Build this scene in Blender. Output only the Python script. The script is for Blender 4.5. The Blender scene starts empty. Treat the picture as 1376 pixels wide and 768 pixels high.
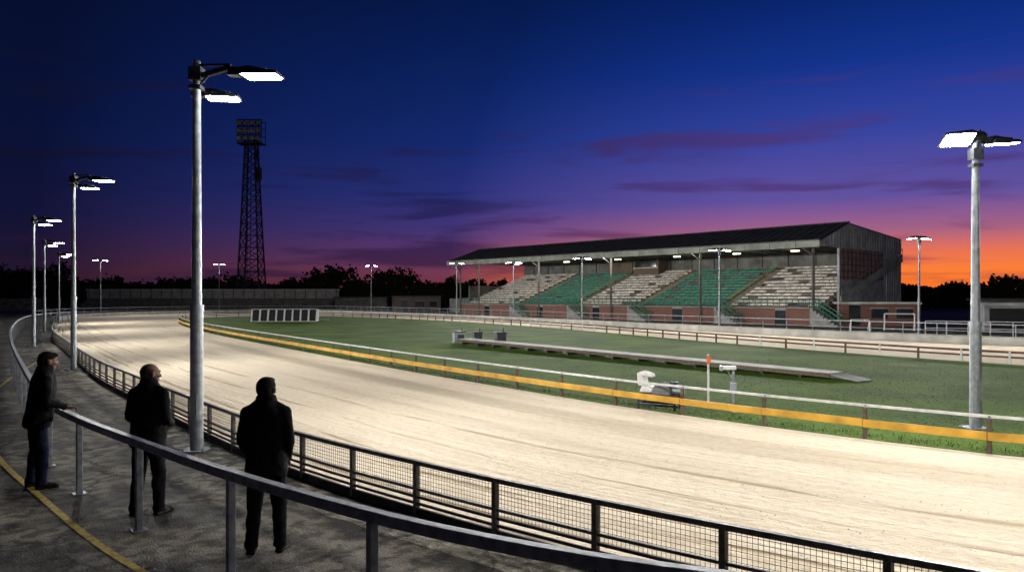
import bpy, bmesh, math, random
from mathutils import Vector, Matrix
random.seed(7)
S = bpy.context.scene
COL = S.collection
S.view_settings.view_transform = 'Standard'
S.view_settings.look = 'None'
S.view_settings.exposure = 0

# ---------------------------------------------------------------- materials
def lin(r, g, b):
    f = lambda c: (c/12.92 if c <= 0.04045 else ((c+0.055)/1.055)**2.4)
    return (f(r/255), f(g/255), f(b/255), 1)

def mat(name, col, rough=0.7, metal=0.0, ns=6.0, amt=0.25, bump=0.0, bs=40.0, spec=0.4):
    m = bpy.data.materials.new(name); m.use_nodes = True
    nt = m.node_tree; N = nt.nodes; L = nt.links
    b = N['Principled BSDF']
    b.inputs['Roughness'].default_value = rough
    b.inputs['Metallic'].default_value = metal
    b.inputs['Specular IOR Level'].default_value = spec
    tc = N.new('ShaderNodeTexCoord')
    no = N.new('ShaderNodeTexNoise'); no.inputs['Scale'].default_value = ns
    no.inputs['Detail'].default_value = 6
    L.new(tc.outputs['Object'], no.inputs['Vector'])
    r = N.new('ShaderNodeValToRGB')
    r.color_ramp.elements[0].position = .3; r.color_ramp.elements[1].position = .7
    r.color_ramp.elements[0].color = tuple(c*(1-amt) for c in col[:3])+(1,)
    r.color_ramp.elements[1].color = tuple(min(1, c*(1+amt)) for c in col[:3])+(1,)
    L.new(no.outputs['Fac'], r.inputs['Fac']); L.new(r.outputs['Color'], b.inputs['Base Color'])
    if bump > 0:
        n2 = N.new('ShaderNodeTexNoise'); n2.inputs['Scale'].default_value = bs
        n2.inputs['Detail'].default_value = 5
        L.new(tc.outputs['Object'], n2.inputs['Vector'])
        bp = N.new('ShaderNodeBump'); bp.inputs['Strength'].default_value = bump
        bp.inputs['Distance'].default_value = 0.02
        L.new(n2.outputs['Fac'], bp.inputs['Height']); L.new(bp.outputs['Normal'], b.inputs['Normal'])
    return m

def emis(name, col, st):
    m = bpy.data.materials.new(name); m.use_nodes = True
    N = m.node_tree.nodes; b = N['Principled BSDF']
    b.inputs['Base Color'].default_value = (.8, .8, .8, 1)
    b.inputs['Emission Color'].default_value = col
    b.inputs['Emission Strength'].default_value = st
    try: m.cycles.emission_sampling = 'NONE'
    except Exception: pass
    return m

M_galv = mat('galvanised_steel', (.26, .28, .30), .5, .55, 9, .3, .15, 30)
M_rail = mat('rail_steel', (.24, .25, .27), .5, .3, 12, .35, .2, 60)
M_dark = mat('dark_painted_steel', (.035, .037, .04), .5, .2, 12, .4, .1, 60)
M_fence = mat('fence_steel', (.10, .095, .085), .5, .3, 14, .45, .15, 60)
M_slatshade = mat('fence_slats_and_shade', (.035, .03, .026), .8, 0, 5, .4, .2, 40)  # lower slats, plus a foot board whose dark colour stands in for shade
M_white = mat('white_paint', (.62, .61, .58), .5, 0, 8, .2, .1, 40)
M_yellow = mat('yellow_paint', (.60, .33, .04), .55, 0, 2.5, .3, .15, 30)
M_yline = mat('yellow_line_paint', (.42, .29, .05), .8, 0, 14, .5)
M_brown = mat('brown_timber', (.09, .045, .032), .7, 0, 7, .35, .2, 30)
M_post = mat('weathered_timber', (.10, .075, .05), .8, 0, 9, .4, .3, 40)
M_conc = mat('concrete', (.27, .26, .24), .85, 0, 2.0, .25, .2, 20)
M_wallw = mat('whitewashed_wall', (.46, .45, .41), .85, 0, 1.2, .3, .2, 20)
M_lens = emis('lamp_lens', (.90, .96, 1, 1), 90)
M_lens2 = emis('roof_light_lens', (1, .9, .65, 1), 5)
M_black = mat('black_paint', (.012, .012, .013), .6, 0, 8, .3)
M_roof = mat('corrugated_roof', (.03, .03, .033), .75, 0, .8, .4)
M_fascia = mat('roof_fascia', (.26, .28, .24), .7, 0, .9, .35, .1, 8)
M_soffit = mat('roof_underside', (.11, .11, .10), .8, 0, 1, .4)
M_green = mat('green_seats', (.014, .15, .092), .6, 0, 1.6, .35)
M_greenrail = mat('green_railing', (.02, .14, .09), .5, 0, 4, .2)
M_seatw = mat('weathered_bench', (.46, .425, .375), .8, 0, 2.2, .5)
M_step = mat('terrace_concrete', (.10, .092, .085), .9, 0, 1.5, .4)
M_gable = mat('gable_cladding', (.28, .28, .29), .8, 0, 1.0, .35)
M_screen = mat('glazed_screen', (.26, .17, .12), .45, 0, 1.5, .4)
M_glass = mat('dark_glass', (.02, .025, .03), .1, 0, 2, .3)
M_leaf = mat('foliage', (.022, .03, .014), .95, 0, .2, .5, spec=.05)
M_bark = mat('bark', (.05, .04, .03), .9)
M_red = mat('red_paint', (.75, .16, .04), .5)
M_pyl = mat('pylon_steel', (.035, .035, .04), .8, .2, 1, .3)

def brick(name, c1, c2, sc):
    m = bpy.data.materials.new(name); m.use_nodes = True
    nt = m.node_tree; N = nt.nodes; L = nt.links; b = N['Principled BSDF']
    tc = N.new('ShaderNodeTexCoord'); sep = N.new('ShaderNodeSeparateXYZ'); L.new(tc.outputs['Object'], sep.inputs[0])
    ad = N.new('ShaderNodeMath'); ad.operation = 'SUBTRACT'
    L.new(sep.outputs[0], ad.inputs[0]); L.new(sep.outputs[1], ad.inputs[1])
    cb = N.new('ShaderNodeCombineXYZ'); L.new(ad.outputs[0], cb.inputs[0]); L.new(sep.outputs[2], cb.inputs[1])
    br = N.new('ShaderNodeTexBrick'); br.inputs['Scale'].default_value = sc
    br.inputs['Color1'].default_value = c1; br.inputs['Color2'].default_value = c2
    br.inputs['Mortar'].default_value = (.16, .14, .12, 1)
    L.new(cb.outputs[0], br.inputs['Vector']); L.new(br.outputs['Color'], b.inputs['Base Color'])
    b.inputs['Roughness'].default_value = .9
    return m
M_brick = brick('red_brick', (.20, .07, .045, 1), (.13, .052, .036, 1), 2.2)
M_brickd = brick('grey_brick', (.10, .07, .06, 1), (.07, .05, .045, 1), 2.2)

# ---------------------------------------------------------------- mesh builder
class MB:
    def __init__(s): s.v = []; s.f = []; s.m = []; s.mats = []; s.uv = None
    def mi(s, m):
        if m not in s.mats: s.mats.append(m)
        return s.mats.index(m)
    def add(s, vs, fs, m):
        o = len(s.v); s.v += [tuple(v) for v in vs]; i = s.mi(m)
        for f in fs: s.f.append(tuple(o+k for k in f)); s.m.append(i)
    def hexa(s, c, m):
        s.add(c, [(3, 2, 1, 0), (4, 5, 6, 7), (0, 1, 5, 4), (1, 2, 6, 5), (2, 3, 7, 6), (3, 0, 4, 7)], m)
    def box(s, c, sz, m, rz=0, T=None):
        x, y, z = [k/2 for k in sz]; R = Matrix.Rotation(rz, 3, 'Z')
        p = [R @ Vector(q)+Vector(c) for q in [(-x, -y, -z), (x, -y, -z), (x, y, -z), (-x, y, -z), (-x, -y, z), (x, -y, z), (x, y, z), (-x, y, z)]]
        if T: p = [T(*q) for q in p]
        s.hexa(p, m)
    def beam(s, a, b, w, h, m, caps=True):
        a = Vector(a); b = Vector(b); d = (b-a)
        if d.length < 1e-6: return
        d.normalize(); up = Vector((0, 0, 1)) if abs(d.z) < .95 else Vector((0, 1, 0))
        sx = d.cross(up).normalized()*w/2; sy = sx.cross(d).normalized()*h/2
        p = [a-sx-sy, a+sx-sy, a+sx+sy, a-sx+sy, b-sx-sy, b+sx-sy, b+sx+sy, b-sx+sy]
        f = [(0, 1, 5, 4), (1, 2, 6, 5), (2, 3, 7, 6), (3, 0, 4, 7)]
        if caps: f += [(3, 2, 1, 0), (4, 5, 6, 7)]
        s.add(p, f, m)
    def tube(s, a, b, r1, r2, m, n=12, caps=True):
        a = Vector(a); b = Vector(b); d = (b-a).normalized()
        up = Vector((0, 0, 1)) if abs(d.z) < .95 else Vector((0, 1, 0))
        x = d.cross(up).normalized(); y = x.cross(d).normalized()
        vs = []
        for k in range(n):
            t = 2*math.pi*k/n; e = x*math.cos(t)+y*math.sin(t); vs.append(a+e*r1)
        for k in range(n):
            t = 2*math.pi*k/n; e = x*math.cos(t)+y*math.sin(t); vs.append(b+e*r2)
        fs = [(k, (k+1) % n, n+(k+1) % n, n+k) for k in range(n)]
        if caps: fs += [tuple(range(n))[::-1], tuple(range(n, 2*n))]
        s.add(vs, fs, m)
    def ell(s, c, r, m, n=14, k=9, R=None):
        vs = []; fs = []; c = Vector(c)
        for i in range(k+1):
            p = math.pi*i/k
            for j in range(n):
                t = 2*math.pi*j/n
                q = Vector((r[0]*math.sin(p)*math.cos(t), r[1]*math.sin(p)*math.sin(t), r[2]*math.cos(p)))
                if R: q = R @ q
                vs.append(c+q)
        for i in range(k):
            for j in range(n):
                fs.append((i*n+j, (i+1)*n+j, (i+1)*n+(j+1) % n, i*n+(j+1) % n))
        s.add(vs, fs, m)
    def cap(s, a, b, r1, r2, m):
        s.tube(a, b, r1, r2, m, 14); s.ell(a, (r1,)*3, m); s.ell(b, (r2,)*3, m)
    def sweep(s, pts, w, h, m):
        n = len(pts); vs = []
        for i, p in enumerate(pts):
            p = Vector(p); a = Vector(pts[max(0, i-1)]); b = Vector(pts[min(n-1, i+1)])
            d = (b-a); d.z = 0; d.normalize(); sx = Vector((d.y, -d.x, 0))*w/2; sz = Vector((0, 0, h/2))
            vs += [p-sx-sz, p+sx-sz, p+sx+sz, p-sx+sz]
        fs = []
        for i in range(n-1):
            for k in range(4):
                fs.append((4*i+k, 4*i+(k+1) % 4, 4*i+4+(k+1) % 4, 4*i+4+k))
        fs += [(3, 2, 1, 0), (4*n-4, 4*n-3, 4*n-2, 4*n-1)]
        s.add(vs, fs, m)
    def obj(s, name, parent=None, loc=None, smooth=False, bevel=0):
        me = bpy.data.meshes.new(name); me.from_pydata(s.v, [], s.f)
        for m in s.mats: me.materials.append(m)
        me.polygons.foreach_set('material_index', s.m)
        bm = bmesh.new(); bm.from_mesh(me); bmesh.ops.recalc_face_normals(bm, faces=bm.faces); bm.to_mesh(me); bm.free()
        if smooth: me.polygons.foreach_set('use_smooth', [True]*len(me.polygons))
        me.update(); o = bpy.data.objects.new(name, me); COL.objects.link(o)
        if bevel:
            b = o.modifiers.new('bevel', 'BEVEL'); b.width = bevel; b.segments = 2
        if parent: o.parent = parent
        if loc: o.location = loc
        return o

def empty(name, loc=(0, 0, 0)):
    e = bpy.data.objects.new(name, None); e.location = loc; COL.objects.link(e); e.empty_display_size = .3
    return e

# ---------------------------------------------------------------- curves
def catmull(P, sub=14):
    P = [Vector(p) for p in P]; out = []
    Q = [P[0]*2-P[1]]+P+[P[-1]*2-P[-2]]
    for i in range(1, len(Q)-2):
        for k in range(sub):
            t = k/sub; a, b, c, d = Q[i-1], Q[i], Q[i+1], Q[i+2]
            out.append(.5*((2*b)+(c-a)*t+(2*a-5*b+4*c-d)*t*t+(3*b-a-3*c+d)*t**3))
    out.append(P[-1]); return out
def resample(P, step=None, n=None):
    L = [0]
    for i in range(1, len(P)): L.append(L[-1]+(P[i]-P[i-1]).length)
    if n is None: n = max(2, int(round(L[-1]/step))+1)
    out = []; j = 0
    for k in range(n):
        s = L[-1]*k/(n-1)
        while j < len(L)-2 and L[j+1] < s: j += 1
        t = (s-L[j])/max(1e-9, L[j+1]-L[j]); out.append(P[j].lerp(P[j+1], min(1, t)))
    return out
def at(P, z): return [(p.x, p.y, z) for p in P]

OUT_A = [(30, -4.5), (16, -.6), (9, 2.1), (6, 3.55), (4.2, 4.55), (3.16, 5.2), (2.18, 5.9), (1.2, 6.64), (.275, 7.4), (-.66, 8.2), (-2.52, 9.93), (-4.2, 11.75), (-6.41, 14.5), (-9.2, 18.1), (-12.9, 23.0), (-19.4, 32.4), (-26.8, 43.4), (-36.0, 58.5), (-42.5, 69), (-48.5, 80), (-52.3, 90), (-52.8, 98)]
OUT_B = [(-52.8, 98), (-51, 106), (-46.5, 113.5), (-40, 118.5), (-32.5, 118), (-25, 111), (-15, 98.5), (-4.1, 83), (7.3, 65), (15.6, 51.5), (21.8, 43), (25.8, 38.5), (30, 34), (38, 26), (52, 13)]
IN_A = [(34, 1.5), (20, 6.4), (12, 9.6), (8.4, 11.6), (7.17, 12.5), (5.82, 13.75), (4.48, 15.1), (2.34, 17.5), (-.17, 20.8), (-3.81, 25.8), (-9.92, 34.8), (-18.3, 47.4), (-26.2, 60.3), (-31.8, 71), (-35.4, 79.7), (-36.8, 86)]
IN_B = [(-36.8, 86), (-36.2, 91), (-33.5, 95), (-29, 96.5), (-23.5, 94), (-16, 88.5), (-7, 77.5), (.77, 64.5), (6.1, 53.5), (12, 39.8), (15.9, 32.2), (18.7, 27.8), (22.2, 23.4), (28, 17), (40, 6)]
def v3(P): return [Vector((p[0], p[1], 0)) for p in P]
oa, ob, ia, ib = [v3(catmull(q)) for q in (OUT_A, OUT_B, IN_A, IN_B)]

# ---------------------------------------------------------------- ground
def sheet(name, pts, z, m):
    me = bpy.data.meshes.new(name); me.from_pydata([(p[0], p[1], z) for p in pts], [], [tuple(range(len(pts)))])
    me.materials.append(m); bm = bmesh.new(); bm.from_mesh(me)
    for f in bm.faces:
        f.normal_update()
        if f.normal.z < 0: f.normal_flip()
    bmesh.ops.triangulate(bm, faces=bm.faces[:]); bm.to_mesh(me); bm.free()
    o = bpy.data.objects.new(name, me); COL.objects.link(o); return o

M_ground = mat('rough_ground', (.045, .045, .035), .95, 0, .15, .5, .3, 3)
sheet('ground', [(-1500, -300), (1500, -300), (1500, 2500), (-1500, 2500)], -.04, M_ground)

def pavement_mat(name, cd, cl, sc):
    m = bpy.data.materials.new(name); m.use_nodes = True
    nt = m.node_tree; N = nt.nodes; L = nt.links; b = N['Principled BSDF']
    b.inputs['Specular IOR Level'].default_value = .25
    tc = N.new('ShaderNodeTexCoord')
    def noise(s, d=6, dist=0):
        n = N.new('ShaderNodeTexNoise'); n.inputs['Scale'].default_value = s; n.inputs['Detail'].default_value = d
        n.inputs['Distortion'].default_value = dist
        L.new(tc.outputs['Object'], n.inputs['Vector']); return n
    n1 = noise(sc, 9, .6); n2 = noise(45, 4); n3 = noise(5, 9, .3)
    r = N.new('ShaderNodeValToRGB'); e = r.color_ramp.elements
    e[0].position = .44; e[0].color = cd; e[1].position = .56; e[1].color = cl
    L.new(n1.outputs['Fac'], r.inputs['Fac'])
    mx = N.new('ShaderNodeMix'); mx.data_type = 'RGBA'; mx.blend_type = 'MULTIPLY'; mx.inputs['Factor'].default_value = .9
    r2 = N.new('ShaderNodeValToRGB'); r2.color_ramp.elements[0].position = .42; r2.color_ramp.elements[0].color = (.3, .3, .3, 1)
    r2.color_ramp.elements[1].position = .54
    L.new(n3.outputs['Fac'], r2.inputs['Fac'])
    L.new(r.outputs['Color'], mx.inputs['A']); L.new(r2.outputs['Color'], mx.inputs['B'])
    m3 = N.new('ShaderNodeMix'); m3.data_type = 'RGBA'; m3.blend_type = 'MULTIPLY'; m3.inputs['Factor'].default_value = .7
    r3 = N.new('ShaderNodeValToRGB'); r3.color_ramp.elements[0].position = .38; r3.color_ramp.elements[0].color = (.3, .3, .3, 1); r3.color_ramp.elements[1].position = .58
    L.new(n2.outputs['Fac'], r3.inputs['Fac']); L.new(mx.outputs['Result'], m3.inputs['A']); L.new(r3.outputs['Color'], m3.inputs['B'])
    vo = N.new('ShaderNodeTexVoronoi'); vo.feature = 'DISTANCE_TO_EDGE'; vo.inputs['Scale'].default_value = .5
    nv = noise(2.5, 6); mv = N.new('ShaderNodeMix'); mv.data_type = 'VECTOR'; mv.inputs['Factor'].default_value = .3
    L.new(tc.outputs['Object'], mv.inputs['A']); L.new(nv.outputs['Color'], mv.inputs['B']); L.new(mv.outputs['Result'], vo.inputs['Vector'])
    rc = N.new('ShaderNodeValToRGB'); rc.color_ramp.elements[0].position = .0; rc.color_ramp.elements[0].color = (.12, .12, .12, 1); rc.color_ramp.elements[1].position = .014
    L.new(vo.outputs['Distance'], rc.inputs['Fac'])
    m2 = N.new('ShaderNodeMix'); m2.data_type = 'RGBA'; m2.blend_type = 'MULTIPLY'; m2.inputs['Factor'].default_value = .9
    L.new(m3.outputs['Result'], m2.inputs['A']); L.new(rc.outputs['Color'], m2.inputs['B'])
    L.new(m2.outputs['Result'], b.inputs['Base Color'])
    rr = N.new('ShaderNodeMapRange'); rr.inputs['To Min'].default_value = .65; rr.inputs['To Max'].default_value = 1.0
    L.new(n1.outputs['Fac'], rr.inputs['Value']); L.new(rr.outputs['Result'], b.inputs['Roughness'])
    bp = N.new('ShaderNodeBump'); bp.inputs['Strength'].default_value = 1; bp.inputs['Distance'].default_value = .02
    ad = N.new('ShaderNodeMath'); ad.operation = 'ADD'
    L.new(n2.outputs['Fac'], ad.inputs[0]); L.new(n3.outputs['Fac'], ad.inputs[1]); L.new(ad.outputs[0], bp.inputs['Height'])
    L.new(bp.outputs['Normal'], b.inputs['Normal'])
    return m
pv = resample(oa, 1.0)
poly = [(p.x, p.y) for p in pv]+[(-75, 110), (-90, 60), (-40, -15), (30, -20)]
sheet('pavement', poly, 0, pavement_mat('worn_asphalt', (.085, .075, .062, 1), (.26, .225, .17, 1), .8))
b = MB(); P = resample(v3([p for p in oa if p.y > -2]), .25); vs = []; rr_ = random.Random(5)
for i, p in enumerate(P):
    d = (P[min(i+1, len(P)-1)]-P[max(0, i-1)]).normalized(); q = Vector((d.y, -d.x, 0))
    wd = .60+.06*math.sin(i*.21)+rr_.uniform(-.035, .035)
    vs += [p+q*(-.02), p+q*wd]
M_strip = pavement_mat('worn_concrete', (.20, .18, .14, 1), (.44, .40, .31, 1), 1.6)
test = vs[2*20+1]; mid = P[20]
if (test-Vector((-20, 0, 0))).length > (mid-Vector((-20, 0, 0))).length:
    vs2 = []
    for i in range(len(P)):
        a, c = vs[2*i], vs[2*i+1]; vs2 += [P[i]-(a-P[i]), P[i]-(c-P[i])]
    vs = vs2
b.add([(v.x, v.y, .005) for v in vs], [(2*i, 2*i+1, 2*i+3, 2*i+2) for i in range(len(P)-1)], M_strip)
b.obj('concrete_strip')

# sand track
def sand_mat():
    m = bpy.data.materials.new('track_sand'); m.use_nodes = True
    nt = m.node_tree; N = nt.nodes; L = nt.links; b = N['Principled BSDF']
    b.inputs['Roughness'].default_value = .95; b.inputs['Specular IOR Level'].default_value = .1
    uv = N.new('ShaderNodeUVMap'); uv.uv_map = 'UVMap'; tc = N.new('ShaderNodeTexCoord')
    def noise(vec, sx, sy, sc, d=6, dist=0):
        mp = N.new('ShaderNodeMapping'); mp.inputs['Scale'].default_value = (sx, sy, 1)
        L.new(vec, mp.inputs['Vector']); n = N.new('ShaderNodeTexNoise'); n.inputs['Scale'].default_value = sc
        n.inputs['Detail'].default_value = d; n.inputs['Distortion'].default_value = dist
        L.new(mp.outputs['Vector'], n.inputs['Vector']); return n
    U = uv.outputs['UV']; O = tc.outputs['Object']
    g1 = noise(U, .10, 1.3, 1, 3, .3)
    rake = noise(U, .16, 5.5, 1, 2, .2)
    g2 = noise(U, 1.6, 7, 1, 5, .8)
    lumps = noise(O, 1, 1, 7, 10, .5)
    big = noise(U, .12, .35, 1, 3, .4)
    fine = noise(O, 1, 1, 45, 6)
    def M(op, a, b_, c=None):
        n = N.new('ShaderNodeMath'); n.operation = op
        for i, v in enumerate((a, b_, c)):
            if v is None: continue
            if isinstance(v, (int, float)): n.inputs[i].default_value = v
            else: L.new(v, n.inputs[i])
        return n.outputs[0]
    f = M('MULTIPLY', g1.outputs['Fac'], .24); f = M('MULTIPLY_ADD', lumps.outputs['Fac'], .26, f)
    f = M('MULTIPLY_ADD', big.outputs['Fac'], .18, f); f = M('MULTIPLY_ADD', fine.outputs['Fac'], .16, f); f = M('MULTIPLY_ADD', rake.outputs['Fac'], .16, f)
    r = N.new('ShaderNodeValToRGB'); e = r.color_ramp.elements
    e[0].position = .38; e[0].color = (.52, .415, .29, 1); e[1].position = .60; e[1].color = (.70, .61, .47, 1)
    k = e.new(.48); k.color = (.63, .53, .39, 1)
    L.new(f, r.inputs['Fac'])
    sep = N.new('ShaderNodeSeparateXYZ'); L.new(U, sep.inputs[0])
    wob = M('MULTIPLY_ADD', noise(U, .05, .01, 1, 2).outputs['Fac'], 1.2, sep.outputs[1])
    rut = None
    for c_, k_ in ((1.05, -140.0), (1.45, -200.0), (2.3, -90.0), (2.75, -200.0), (3.9, -160.0), (5.2, -120.0)):
        a = M('SUBTRACT', wob, c_); a = M('MULTIPLY', a, a); a = M('MULTIPLY', a, k_); a = M('EXPONENT', a, None)
        rut = a if rut is None else M('ADD', rut, a)
    brk = N.new('ShaderNodeMapRange'); brk.interpolation_type = 'SMOOTHSTEP'; brk.inputs['From Min'].default_value = .42; brk.inputs['From Max'].default_value = .58
    L.new(noise(U, .35, 2.5, 1, 6, .6).outputs['Fac'], brk.inputs['Value'])
    rb = M('MULTIPLY', rut, brk.outputs[0])
    mxr = N.new('ShaderNodeMix'); mxr.data_type = 'RGBA'; mxr.blend_type = 'MULTIPLY'; mxr.inputs['B'].default_value = (.70, .62, .52, 1)
    L.new(M('MULTIPLY', rb, .75), mxr.inputs['Factor']); L.new(r.outputs['Color'], mxr.inputs['A'])
    L.new(mxr.outputs['Result'], b.inputs['Base Color'])
    h = M('MULTIPLY', g1.outputs['Fac'], .7); h = M('MULTIPLY_ADD', g2.outputs['Fac'], .26, h); h = M('MULTIPLY_ADD', rake.outputs['Fac'], .42, h)
    lm = M('MULTIPLY', lumps.outputs['Fac'], big.outputs['Fac']); h = M('MULTIPLY_ADD', lm, 1.0, h); h = M('MULTIPLY_ADD', fine.outputs['Fac'], .20, h)
    rl = M('MULTIPLY', rb, M('ADD', lumps.outputs['Fac'], .1)); h = M('MULTIPLY_ADD', rl, -1.3, h)
    bp = N.new('ShaderNodeBump'); bp.inputs['Strength'].default_value = 1; bp.inputs['Distance'].default_value = .09
    L.new(h, bp.inputs['Height']); L.new(bp.outputs['Normal'], b.inputs['Normal'])
    return m
def track():
    NA = 160; A = resample(oa, n=NA); B = resample(ia, n=NA); A2 = resample(ob, n=NA); B2 = resample(ib, n=NA)
    O = A+A2[1:]; I = B+B2[1:]; K = 10; vs = []; uvs = []; s = 0
    for i in range(len(O)):
        if i: s += ((O[i]-O[i-1]).length+(I[i]-I[i-1]).length)/2
        w = (I[i]-O[i]).length
        for k in range(K+1):
            p = O[i].lerp(I[i], k/K); vs.append((p.x, p.y, .004)); uvs.append((s, w*k/K))
    fs = []
    for i in range(len(O)-1):
        for k in range(K):
            a = i*(K+1)+k; fs.append((a, a+1, a+K+2, a+K+1))
    me = bpy.data.meshes.new('sand_track'); me.from_pydata(vs, [], fs); me.materials.append(sand_mat())
    l = me.uv_layers.new(name='UVMap')
    for lp in me.loops: l.data[lp.index].uv = uvs[lp.vertex_index]
    me.update()
    if me.polygons[0].normal.z < 0: me.flip_normals()
    o = bpy.data.objects.new('sand_track', me); COL.objects.link(o)
track()
b = MB(); M_clod = mat('sand_clods', (.55, .46, .33), .95, 0, 9, .3, spec=.1); rc_ = random.Random(11)
Oc = resample(v3([p for p in oa if 2 < p.y < 22]), .2)
for k in range(2200):
    i = rc_.randrange(1, len(Oc)-1); d = (Oc[i+1]-Oc[i-1]).normalized(); q = Vector((d.y, -d.x, 0))
    off = rc_.choice([.35, .5, 1.3, 1.5, 2.7, 3.9, 4.3, 6.0])+rc_.gauss(0, .13)
    c = Oc[i]+q*off+d*rc_.uniform(-.2, .2); r = rc_.uniform(.005, .017)
    z = .004
    vs = [(c.x+rc_.uniform(.7, 1.2)*r*math.cos(a), c.y+rc_.uniform(.7, 1.2)*r*math.sin(a), z) for a in (0, 1.57, 3.14, 4.71)]+[(c.x+rc_.uniform(-.3, .3)*r, c.y+rc_.uniform(-.3, .3)*r, z+r*rc_.uniform(.5, .9))]
    b.add(vs, [(0, 1, 4), (1, 2, 4), (2, 3, 4), (3, 0, 4)], M_clod)
b.obj('sand_clods')

# infield grass
def grass_mat():
    m = bpy.data.materials.new('mown_grass'); m.use_nodes = True
    nt = m.node_tree; N = nt.nodes; L = nt.links; b = N['Principled BSDF']
    b.inputs['Roughness'].default_value = .9; b.inputs['Specular IOR Level'].default_value = .05
    tc = N.new('ShaderNodeTexCoord')
    def noise(s, d=6):
        n = N.new('ShaderNodeTexNoise'); n.inputs['Scale'].default_value = s; n.inputs['Detail'].default_value = d
        L.new(tc.outputs['Object'], n.inputs['Vector']); return n
    a = noise(.35, 9); c = noise(12, 8)
    s = N.new('ShaderNodeMath'); s.operation = 'ADD'; L.new(a.outputs['Fac'], s.inputs[0]); L.new(c.outputs['Fac'], s.inputs[1])
    r = N.new('ShaderNodeValToRGB'); e = r.color_ramp.elements
    mr = N.new('ShaderNodeMath'); mr.operation = 'MULTIPLY'; mr.inputs[1].default_value = .5; L.new(s.outputs[0], mr.inputs[0])
    e[0].position = .40; e[0].color = (.030, .066, .006, 1); e[1].position = .60; e[1].color = (.095, .160, .018, 1)
    L.new(mr.outputs[0], r.inputs['Fac']); L.new(r.outputs['Color'], b.inputs['Base Color'])
    bp = N.new('ShaderNodeBump'); bp.inputs['Strength'].default_value = .8; bp.inputs['Distance'].default_value = .06
    L.new(c.outputs['Fac'], bp.inputs['Height']); L.new(bp.outputs['Normal'], b.inputs['Normal'])
    return m
M_grass = grass_mat()
inner_all = resample(ia, 1.5)+resample(ib, 1.5)[1:]
sheet('infield_grass', [(p.x, p.y) for p in inner_all], .012, M_grass)
ia_s = resample(ia, .5)
tb = MB(); M_blade = mat('grass_blades', (.055, .10, .014), .9, 0, 2, .4, spec=.05)
def inside(x, y, P):
    c = False; j = len(P)-1
    for i in range(len(P)):
        if (P[i].y > y) != (P[j].y > y) and x < (P[j].x-P[i].x)*(y-P[i].y)/(P[j].y-P[i].y)+P[i].x: c = not c
        j = i
    return c
cnt = 0
while cnt < 12000:
    y = random.uniform(10.5, 30); x = random.uniform(-4, 20)
    if random.random() > (12/y)**1.2*1.2: continue
    if not inside(x, y, inner_all): continue
    h = random.uniform(.015, .04); w = h*.3; a = random.uniform(0, 6.28); dx, dy = math.cos(a)*w, math.sin(a)*w
    lx, ly = random.uniform(-.02, .02), random.uniform(-.02, .02)
    tb.add([(x-dx, y-dy, .01), (x+dx, y+dy, .01), (x+lx, y+ly, .01+h)], [(0, 1, 2)], M_blade); cnt += 1
for p in ia_s:
    if p.y > 60: continue
    for k in range(26):
        x = p.x+random.gauss(.25, .18); y = p.y+random.gauss(.25, .18); h = random.uniform(.03, .10); w = .010
        a = random.uniform(0, 6.28)
        tb.add([(x-math.cos(a)*w, y-math.sin(a)*w, .005), (x+math.cos(a)*w, y+math.sin(a)*w, .005), (x+random.uniform(-.05, .05), y+random.uniform(-.05, .05), h)], [(0, 1, 2)], M_blade)
tb.obj('grass_tufts')

ln = v3(catmull([(-19, 30), (-15, 22), (-11.2, 15.6), (-8.1, 11.75), (-5.9, 9.37), (-4.5, 7.9), (-3.43, 6.9), (-2, 5.7), (0, 4.4), (3, 3.0)]))
lb = MB(); vs = []; P = resample(ln, .3)
for i, p in enumerate(P):
    d = (P[min(i+1, len(P)-1)]-P[max(0, i-1)]).normalized(); q = Vector((d.y, -d.x, 0))*.04
    vs += [p+q, p-q]
lb.add([(v.x, v.y, .005) for v in vs], [(2*i, 2*i+1, 2*i+3, 2*i+2) for i in range(len(P)-1)], M_yline)
lb.obj('painted_line')

# ---------------------------------------------------------------- near handrail
hr = v3(catmull([(-46, 78), (-42, 66), (-35, 53), (-25.3, 37.6), (-17, 25.3), (-9.9, 15.2), (-6.96, 11.2), (-5.6, 9.63), (-4.05, 8.1), (-2.52, 6.67), (-1.02, 5.43), (.06, 4.72), (.95, 4.3), (2.3, 3.8), (4, 3.2), (8, 1.7)]))
b = MB(); P = resample(hr, .4)
b.sweep(at(P, .955), .085, .085, M_rail)
for x, y in [(-6.96, 11.2), (-5.6, 9.63), (-4.07, 8.12), (-2.52, 6.67), (-1.02, 5.43), (.56, 4.46), (2.3, 3.8), (4, 3.2)]:
    b.box((x, y, .456), (.07, .07, .912), M_rail, .7); b.box((x, y, .006), (.16, .16, .012), M_rail, .7)
far = resample(v3([p for p in hr if p.y > 12.8]), 2.0)
for p in far: b.box((p.x, p.y, .456), (.065, .065, .912), M_rail, .6)
b.obj('handrail', bevel=.012)

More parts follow.
